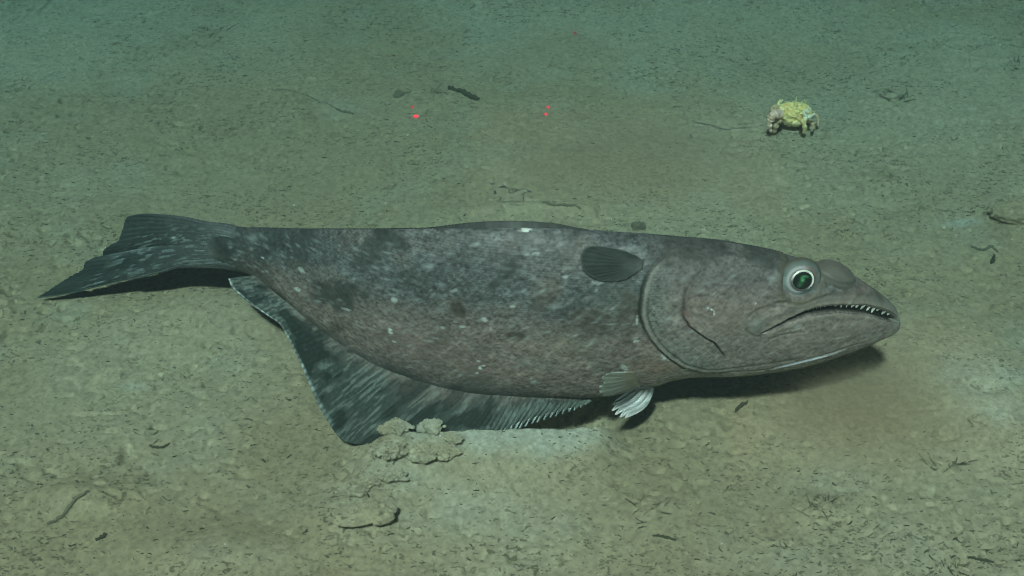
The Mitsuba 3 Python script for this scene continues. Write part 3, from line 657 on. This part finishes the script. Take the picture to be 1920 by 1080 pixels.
# ------------------------------------------------------------------ the small yellow crab
def crab():
    k = thing('crab', 'small spiny yellow crab standing on the mud beyond the fish', 'crab')
    c0 = G(1487, 243, .004); Yc = c0[1]
    sc = np.linalg.norm(at_y(np.array([1500., 240.]), Yc) - at_y(np.array([1400., 240.]), Yc)) / 100      # metres per traced unit there
    P = lambda x, y, dy=0.0: at_y(np.array([x, y], float), Yc + dy)
    r = np.random.default_rng(12)
    C = P(1488, 214, .006)
    m = trimesh.creation.icosphere(subdivisions=5); v = np.array(m.vertices)
    top = v[:, 2] > 0
    w = v * np.array([33 * sc, 22 * sc, 1])
    w[:, 2] = np.where(top, v[:, 2] * 23 * sc, v[:, 2] * 23 * sc)
    w[:, 0] *= 1 + .12 * v[:, 2]
    n = v
    lump = (meshkit.fbm(v * 3.1 + 9, 3, 7) - .5) * 9 * sc + (meshkit.fbm(v * 9 + 3, 2, 8) - .5) * 4 * sc
    w = w + n * lump[:, None]
    ci = lerp(np.array([.92, .74, .26]), np.array([.78, .54, .22]), meshkit.fbm(v * 4, 3, 9)[:, None])
    ci = lerp(ci, np.array([.92, .84, .58]), (sstep(.1, -.5, v[:, 2]) if False else (1 - sstep(-.6, -.05, v[:, 2])))[:, None] * .8)
    ci = lerp(ci, np.array([.95, .88, .46]), sstep(.50, .68, meshkit.fbm(v * 6 + 4, 3, 10))[:, None] * .8)
    ci = lerp(ci, np.array([.25, .20, .09]), sstep(.62, .75, meshkit.fbm(v * 5 + 14, 3, 13))[:, None] * .7)
    part(k, 'carapace', (w + C, np.array(m.faces)), 'shell', color=ci)
    def seg(name, pts, rad, col, sides=9):
        p = spline(np.array(pts), 26); rr = np.interp(np.linspace(0, 1, 26), np.linspace(0, 1, len(rad)), rad) * sc
        rr = rr * (1 + .22 * np.sin(np.linspace(0, 5 * np.pi, 26)) + r.normal(0, .06, 26))
        mm = tube(p, rr, sides)
        nz = meshkit.noise(mm[0] * 900, 15)
        cc = np.outer(.7 + .6 * nz, col)
        part(k, name, mm, 'shell', color=np.clip(cc, 0, .85))
    for i in range(30):                                    # spines
        a, b = r.uniform(0, 2 * np.pi), r.uniform(.15, 1.0)
        d = np.array([math.cos(a) * math.sqrt(1 - b * b), math.sin(a) * math.sqrt(1 - b * b), b])
        p0 = C + d * np.array([28, 19, 21]) * sc
        ln = r.uniform(5, 12) * sc
        seg('spine', [p0, p0 + (d + r.normal(0, .25, 3)) * ln * .5, p0 + (d + r.normal(0, .3, 3)) * ln], [1.5, .9, .3], r.choice([0, 1]) * np.array([.12, .10, .06]) + np.array([.62, .57, .26]), 5)
    pink, yel, brn, wht = np.array([.84, .58, .44]), np.array([.88, .72, .34]), np.array([.52, .40, .24]), np.array([.84, .80, .60])
    seg('claw', [P(1462, 214, -.004), P(1456, 213, -.007), P(1449, 216, -.008), P(1445, 222, -.008)], [7, 8, 8, 6], pink, 10)
    seg('claw', [P(1447, 222, -.008), P(1443, 230, -.008), P(1444, 240, -.007), P(1446, 248, -.006)], [5, 5, 4, 2], pink * 1.08, 10)
    seg('leg', [P(1462, 224, -.003), P(1456, 232, -.005), P(1454, 241, -.004), P(1452, 249, -.003)], [6, 5, 5, 3], brn * .9)
    seg('leg', [P(1468, 212, .006), P(1458, 202, .006), P(1449, 201, .004), P(1447, 210, .001)], [5, 5, 4, 3], brn * 1.1)
    seg('leg', [P(1468, 206, .012), P(1460, 194, .015), P(1467, 188, .016)], [4, 3.5, 2], yel)
    seg('leg', [P(1508, 214, -.003), P(1516, 206, -.005), P(1520, 202, -.006)], [5, 4, 1.4], wht)
    seg('leg', [P(1510, 221, -.003), P(1519, 218, -.006), P(1528, 213, -.007)], [5, 3.6, 1.2], wht * 1.1)
    seg('leg', [P(1506, 226, -.005), P(1508, 234, -.009), P(1509, 243, -.009), P(1506, 249, -.007)], [5, 4.5, 4, 2.4], yel * .8)
    seg('leg', [P(1512, 224, .003), P(1521, 228, .001), P(1525, 236, -.001), P(1521, 246, -.002)], [5, 4, 3.4, 2], brn)
    seg('leg', [P(1512, 214, .010), P(1526, 214, .010), P(1534, 222, .008), P(1532, 236, .005)], [4, 3.2, 2.6, 1.4], brn)
crab()

# ------------------------------------------------------------------ clods, stones, tubes, tufts on the mud
def clod(px, py, r, label, group=None, seed=0, mat='mud', name='mud_clod', rough=.42, sink=.35, cat='mud clod'):
    g = G(px, py); z = float(seabed(g[0], g[1])); g = G(px, py, z)
    m = trimesh.creation.icosphere(subdivisions=5); v, f = np.array(m.vertices), np.array(m.faces)
    o = v * 1.6 + seed * 3.7
    dd = 1 + rough * 2.0 * (meshkit.fbm(o, 3, seed) - .5) - rough * 1.1 * np.abs(2 * meshkit.fbm(o * 2.3 + 5, 3, seed + 1) - 1) + rough * .35
    v = v * dd[:, None] * np.asarray(r)
    v = v + (meshkit.fbm(v * 600, 3, seed) - .5)[:, None] * .0022
    if cat == 'mud clod':
        rc = np.random.default_rng(seed)
        v = v * [.62, .70, .95]
        bits = [(v, f)]
        for _ in range(22):
            ang, dist = rc.uniform(0, 2 * np.pi), rc.uniform(.40, .95)
            rr = r[2] * rc.uniform(.16, .52)
            bv_, bf_ = blob(np.array([rr * rc.uniform(.9, 1.6), rr, rr * .8]), 3, .42, 2.0, seed * 31 + len(bits))
            bits.append((bv_ + np.array([math.cos(ang) * dist * r[0], math.sin(ang) * dist * r[1], r[2] * (.50 - .62 * dist + rc.uniform(-.12, .25))]), bf_))
        v, f = join(bits)
    v = v + np.array([g[0], g[1], float(seabed(g[0], g[1])) + r[2] * (1 - 2 * sink) * (.8 if cat == 'mud clod' else .6) + (.0020 if cat == 'mud clod' else 0)])
    solid(name, (v, f), mat, label, cat, group)
gA, gB = 'broken mud clods against the fin', 'mud clods of the trail at the bottom'
for i, (px, py, r, lab) in enumerate([
        (745, 834, (.009, .006, .004), 'mud clod at the lowest point of the dark fin'), (778, 828, (.010, .006, .0048), 'tall cracked mud clod leaning on the fin edge'),
        (812, 832, (.007, .005, .0038), 'smaller mud clod right of the tall cracked one'), (730, 850, (.011, .006, .004), 'flat mud clod left in the broken heap below the fin'),
        (792, 850, (.010, .006, .0055), 'rounded mud clod in front of the tall cracked one'), (838, 846, (.008, .005, .004), 'mud clod at the right end of the broken heap'), (850, 836, (.005, .004, .003), 'small mud clod by the pale clay bank')]):
    clod(px, py, r, lab, gA, 100 + i)
for i, (px, py, r, lab) in enumerate([
        (745, 886, (.006, .004, .003), 'small mud clod on the trail just below the broken heap'), (728, 893, (.004, .003, .0025), 'tiny pale clod beside the small trail clod'), (690, 905, (.008, .005, .0035), 'mud clod midway down the trail'),
        (645, 928, (.010, .005, .004), 'mud clod at the left of the trail'), (672, 930, (.007, .004, .003), 'mud clod in the middle of the trail'), (708, 968, (.008, .006, .006), 'round mud clod above the tilted mud slab'),
        (662, 972, (.012, .007, .005), 'crumbly mud clod left of the tilted mud slab')]):
    clod(px, py, r, lab, gB, 120 + i)
# tilted slab
g = G(688, 992); z = float(seabed(g[0], g[1]))
v, f = blob(np.array([.0155, .0055, .0014]), 4, .25, 1.5, 140)
ca, sa = math.cos(.35), math.sin(.35)
v = v @ np.array([[1, 0, 0], [0, math.cos(.5), -math.sin(.5)], [0, math.sin(.5), math.cos(.5)]]).T @ np.array([[ca, -sa, 0], [sa, ca, 0], [0, 0, 1]]).T
solid('mud_slab', (v + np.array([g[0], g[1], z + .0045]), f), 'mud', 'thin tilted mud slab casting a dark shadow near the bottom edge', 'mud slab')
clod(1197, 428, (.0045, .003, .0045), 'small dark stone just behind the back of the fish', None, 150, 'mid_fleck', 'stone', .3, .3, 'stone')
clod(1775, 816, (.0075, .005, .0045), 'round pale lump in the pale patch on the right', None, 151, 'mud', 'clay_lump', .2, .3, 'clay lump')
clod(1835, 790, (.006, .004, .003), 'smaller pale lump up right of the round lump', None, 152, 'mud', 'clay_lump', .25, .3, 'clay lump')
clod(1905, 392, (.016, .010, .006), 'rounded burrow mound at the right edge of the photo', None, 153, 'mud', 'burrow_mound', .22, .35, 'burrow mound')
clod(748, 180, (.0040, .0025, .003), 'low lump standing in for a dark tuft with a pale streak, left of the black worm tube', None, 154, 'mid_fleck', 'stone', .3, .3, 'stone')  # lump added in place of a dark tuft with a pale streak

def ground_line(pts, lift, n=24):
    p = spline(np.array([G(*q) for q in pts]), n)
    p[:, 2] = seabed(p[:, 0], p[:, 1]) + lift
    return p
rt = np.random.default_rng(77)
def rope(pts, rad, name, label, cat, mat='dark_fleck', lift=None, group=None, n=26):
    p = ground_line(pts, rad * .6 if lift is None else lift, n)
    p = p + rt.normal(0, rad * .25, p.shape)
    rr = rad * (.35 + .65 * np.sin(np.linspace(.25, np.pi - .2, n)) ** .6) * (1 + rt.normal(0, .16, n))
    solid(name, tube(p, rr, 7), mat, label, cat, group)
rope([(842, 168), (856, 173), (870, 178), (880, 186), (899, 191)], .0021, 'worm_tube', 'black bent worm tube lying beyond the fish', 'worm tube')
rope([(1378, 778), (1388, 768), (1400, 758)], .0010, 'twig', 'short dark twig on the mud below the head', 'twig')
rope([(90, 980), (112, 972), (130, 958), (155, 945), (172, 938)], 0.0010, 'worm_tube', 'long crooked dark strip standing in for a mud ridge with dark patches at the lower left', 'worm tube', 'mid_fleck')  # dark strip standing in for a mud ridge with dark patches, no tube
rope([(1018, 391), (1040, 395), (1070, 395), (1088, 399)], .0009, 'worm_tube', 'thin dark strip standing in for the dark crevice of a mud ridge just behind the back of the fish', 'worm tube', 'mid_fleck')  # added strip, dark like the crevice of the mud ridge here, no tube
rope([(280, 834), (300, 837), (318, 831)], .0008, 'twig', 'fine curved twig left of the fin', 'twig')
rope([(510, 160), (560, 166), (600, 180), (630, 196)], .0004, 'thread', 'fine pale thread on the mud at upper left of the fish', 'thread', 'mid_fleck', n=40)
rope([(630, 198), (648, 206), (664, 210)], .0009, 'worm_tube', 'dark tube at the end of the fine thread', 'worm tube', 'mid_fleck')
rope([(1820, 468), (1840, 476), (1856, 470), (1868, 480)], .0010, 'worm_tube', 'squiggled dark worm tube near the right edge, above the pale patch', 'worm tube', 'mid_fleck')
rope([(1862, 486), (1860, 494), (1856, 500)], .0010, 'worm_tube', 'stubby worm tube under the squiggled one', 'worm tube')
rope([(1225, 1004), (1245, 1006), (1268, 1012)], .0007, 'twig', 'dark twig at the bottom, right of the middle', 'twig')
rope([(1815, 1042), (1838, 1048), (1862, 1054)], .0008, 'twig', 'dark twig in the bottom right corner', 'twig')
rope([(180, 1012), (192, 1008), (200, 1004)], .0010, 'twig', 'small twig at the lower left below the crooked dark strip', 'twig')
rope([(640, 992), (665, 985)], .0007, 'twig', 'dark splinter beside the tilted slab', 'twig')

def tuft(px, py, size, n, label, group, seed):
    r = np.random.default_rng(seed)
    g = G(px, py); z0 = float(seabed(g[0], g[1]))
    k = thing('tuft', label, 'tuft', group)
    v, f = blob(np.array([size * .50, size * .38, size * .20]), 4, .6, 2.4, seed)
    part(k, 'root_clump', (v + np.array([g[0], g[1], z0]), f), 'mud')
    for i in range(int(n * 1.6)):
        a = r.uniform(0, 2 * np.pi); o = r.normal(0, size * .38, 2) * [1.2, .9]
        p0 = np.array([g[0] + o[0], g[1] + o[1], 0]); p0[2] = seabed(p0[0], p0[1]) - .0008
        L = size * r.uniform(.25, .8)
        up = r.uniform(-.05, .8)
        d = np.array([math.cos(a), math.sin(a) * .7, up]); d /= np.linalg.norm(d)
        bend = r.normal(0, .8, 3)
        t = np.linspace(0, 1, 7)[:, None]
        pts = p0 + d * L * t + bend * L * .35 * t ** 2
        part(k, 'strand', tube(pts, size * .034 * r.uniform(.6, 1.5) * (1 - .6 * t[:, 0]), 5), 'tuft_skin')
gt = 'dark tufts growing on the mud'
for i, (px, py, sz, n, lab) in enumerate([
        (1766, 874, .0105, 26, 'dense dark tuft in front of the pale patch at lower right'), (1540, 960, .009, 20, 'dark tuft near the bottom, below the snout'), (1208, 958, .009, 20, 'dark tuft at the bottom under the pelvic fins'),
        (1672, 186, .013, 24, 'large dark tuft beyond the crab on the right'), (1905, 130, .011, 16, 'dark tuft at the upper right edge'), (757, 172, .009, 12, 'dark tuft behind the low lump'), (812, 182, .010, 16, 'low dark tuft left of the black worm tube'),
        (1050, 118, .010, 12, 'sparse tuft at the top, right of the middle'), (395, 32, .014, 14, 'dark tuft at the top edge on the left'), (1400, 90, .007, 8, 'small tuft at the top above the crab'), (1195, 398, .006, 10, 'little tuft beside the small dark stone'),
        (938, 147, .006, 9, 'little tuft between the red dots at the top'), (1660, 292, .007, 10, 'little tuft below the large one on the right'), (1810, 1070, .010, 18, 'tuft cut by the bottom edge on the right'), (1486, 1020, .008, 14, 'tuft at the bottom left of the twig corner'),
        (272, 804, .006, 9, 'tiny tuft on the left, above the fine curved twig'), (1430, 262, .006, 8, 'tiny tuft just left below the crab'), (775, 838, .007, 10, 'thin tuft rooted on the broken clods'), (350, 700, .007, 8, 'small tuft below the tail'),
        (1880, 250, .008, 10, 'small tuft at the right edge below the upper one'), (30, 1040, .006, 8, 'tiny tuft in the bottom left corner'), (1650, 1000, .007, 9, 'small tuft between the bottom tufts on the right')]):
    tuft(px, py, sz, n, lab, gt, 300 + i)

# loose flecks, nobody could count them
def flecks(n, lo, hi, rad, seed, dark):
    r = np.random.default_rng(seed)
    Vs, Fs, k = [], [], 0
    got = 0
    while got < n:
        p = at_z(np.stack([r.uniform(-30, 1950, 4000), r.uniform(-60, 1110, 4000)], 1), 0.0)
        cl = calm(p[:, 0], p[:, 1])
        dens = meshkit.fbm(np.stack([p[:, 0] * 16, p[:, 1] * 16, p[:, 0] * 0 + 2], 1) + 30, 3, 55)
        keep = (r.uniform(0, 1, 4000) > cl) & (r.uniform(.25, .75, 4000) < dens) & ~((np.abs(p[:, 1] - curtain(np.clip(project(p)[:, 0], 60, 1690))) < .018) & (project(p)[:, 0] > 480))
        p = p[keep][: n - got]; got += len(p)
        m = len(p)
        L = np.exp(r.uniform(math.log(lo), math.log(hi), m)); a = r.normal(0, .5, m)
        R = rad * r.uniform(.5, 1.4, m) * (L / lo) ** .25
        t = np.linspace(-.5, .5, 5)
        bend = r.normal(0, .10, m)
        lx = L[:, None] * t; ly = bend[:, None] * L[:, None] * (4 * t ** 2 - 1)
        x = p[:, :1] + lx * np.cos(a)[:, None] - ly * np.sin(a)[:, None]
        y = p[:, 1:2] + lx * np.sin(a)[:, None] + ly * np.cos(a)[:, None]
        z = seabed(x.ravel(), y.ravel()).reshape(m, 5) * .5 + seabed(p[:, 0], p[:, 1])[:, None] * .5 + R[:, None] * r.uniform(.1, .9, m)[:, None] + (t[None] * L[:, None]) * r.normal(0, .14, m)[:, None]
        c = np.stack([x, y, z], -1)
        wv = np.array([.15, 1, .85, 1, .15])
        ang = np.arange(4) * np.pi / 2
        nrm = np.stack([-np.sin(a), np.cos(a), a * 0], 1)
        off = np.cos(ang)[None, None, :, None] * nrm[:, None, None] + np.sin(ang)[None, None, :, None] * np.array([0, 0, .8])
        v = c[:, :, None] + off * (R[:, None] * wv[None])[:, :, None, None]
        f0 = grid_faces(5, 4, True)
        Fs.append((f0[None] + (np.arange(m) * 20)[:, None, None]).reshape(-1, 3) + k); Vs.append(v.reshape(-1, 3)); k += m * 20
    return np.vstack(Vs), np.vstack(Fs)
solid('dark_debris', flecks(1500, .0008, .0042, .00027, 1, True), 'dark_fleck', 'dark flecks of plant debris scattered over the mud', 'debris', kind='stuff')
solid('brown_debris', flecks(8000, .0007, .0032, .00027, 2, False), 'mid_fleck', 'finer brown flecks of debris scattered over the mud', 'debris', kind='stuff')
r = np.random.default_rng(4)
gr = []
for px, py in [(148, 812), (765, 258), (196, 455), (419, 777), (1895, 459), (1146, 415), (976, 920), (1452, 908), (406, 676), (550, 374), (1640, 285)] + [(r.uniform(0, 1920), r.uniform(0, 1080)) for _ in range(30)]:
    g = G(px, py); s = r.uniform(.00025, .0005)
    v, f = blob(np.array([s, s, s]), 1, .3, 2, 3)
    gr.append((v + np.array([g[0], g[1], float(seabed(g[0], g[1])) + s]), f))
solid('snow_grains', join(gr), 'snow_white', 'tiny white grains standing in for drifting marine snow, scattered over the mud', 'grit', kind='stuff')  # white grains laid on the mud in place of drifting marine snow

# ------------------------------------------------------------------ red laser dots: glowing patches stand in for the laser light
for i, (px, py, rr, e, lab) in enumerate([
        (780, 219, .0019, 9, 'largest glowing red patch as laser dot, left of the middle beyond the fish'), (773, 200, .0012, 4, 'small glowing red patch as laser dot just above the largest one'), (1023, 215, .0015, 6, 'lower of the two glowing red patches as laser dots right of the black tube'),
        (1028, 202, .0015, 4.5, 'upper of the two glowing red patches as laser dots right of the black tube'), (1078, 62, .0013, 4, 'single glowing red patch as laser dot near the top of the photo'), (739, 104, .0012, .7, 'faint glowing reddish patch as laser dot at the upper left of the others')]):
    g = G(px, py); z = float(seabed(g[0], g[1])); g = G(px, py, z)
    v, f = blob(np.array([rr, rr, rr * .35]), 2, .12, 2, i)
    solid('laser_glow_patch', (v + np.array([g[0], g[1], float(seabed(g[0], g[1])) + rr * .25]), f), 'dark_fleck', lab, 'laser dot', 'glowing patches standing in for red laser dots',
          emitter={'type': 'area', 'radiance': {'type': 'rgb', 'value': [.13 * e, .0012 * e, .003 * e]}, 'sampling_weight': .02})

# ------------------------------------------------------------------ the water
scene['sea_water'] = {'type': 'homogeneous', 'albedo': {'type': 'rgb', 'value': [.013, .047, .066]}, 'sigma_t': {'type': 'rgb', 'value': [.83, .46, .38]}, 'scale': 2.0}
scene['haze'] = {'type': 'cube', 'to_world': T().translate([0, 0, -.33]).scale([10, 10, .87]), 'bsdf': {'type': 'null'}, 'interior': {'type': 'ref', 'id': 'sea_water'}}
labels['haze'] = {'label': 'greenish blue sea water clouding what lies far off', 'category': 'haze', 'kind': 'stuff'}
def silt(c, size, peak, label, seed):
    n = 40
    z, y, x = np.meshgrid(*[(np.arange(n) + .5) / n * 2 - 1] * 3, indexing='ij')
    r2 = x ** 2 + y ** 2 + ((z + .9) / 1.9) ** 2
    p = np.stack([x * 1.6, y * 1.6, z], -1) + 20
    d = np.clip(1 - r2, 0, 1) ** 1.6 * np.clip(2.6 * meshkit.fbm(p, 3, seed) - .5, 0, 2)
    d = d.astype(np.float32)
    k = thing('silt_cloud', label, 'silt cloud', None, 'stuff')
    tw = T().translate([float(c[0]), float(c[1]), float(c[2])]).scale([float(v) for v in size])
    scene[k + '_grains'] = {'type': 'heterogeneous', 'albedo': {'type': 'rgb', 'value': [.74, .66, .50]}, 'scale': float(peak),
                            'sigma_t': {'type': 'gridvolume', 'grid': mi.VolumeGrid(d), 'to_world': tw @ T().translate([-1, -1, -1]).scale(2), 'filter_type': 'trilinear'}}
    scene[k] = {'type': 'cube', 'to_world': tw, 'bsdf': {'type': 'null'}, 'interior': {'type': 'ref', 'id': k + '_grains'}, 'exterior': {'type': 'ref', 'id': 'sea_water'}}
silt(G(1625, 735, .016), (.080, .060, .020), 34, 'brown cloud of stirred up silt below the snout of the fish', 5)
silt(G(1170, 290, .012), (.110, .080, .014), 26, 'thin smooth haze of silt over the mud behind the fish', 6)
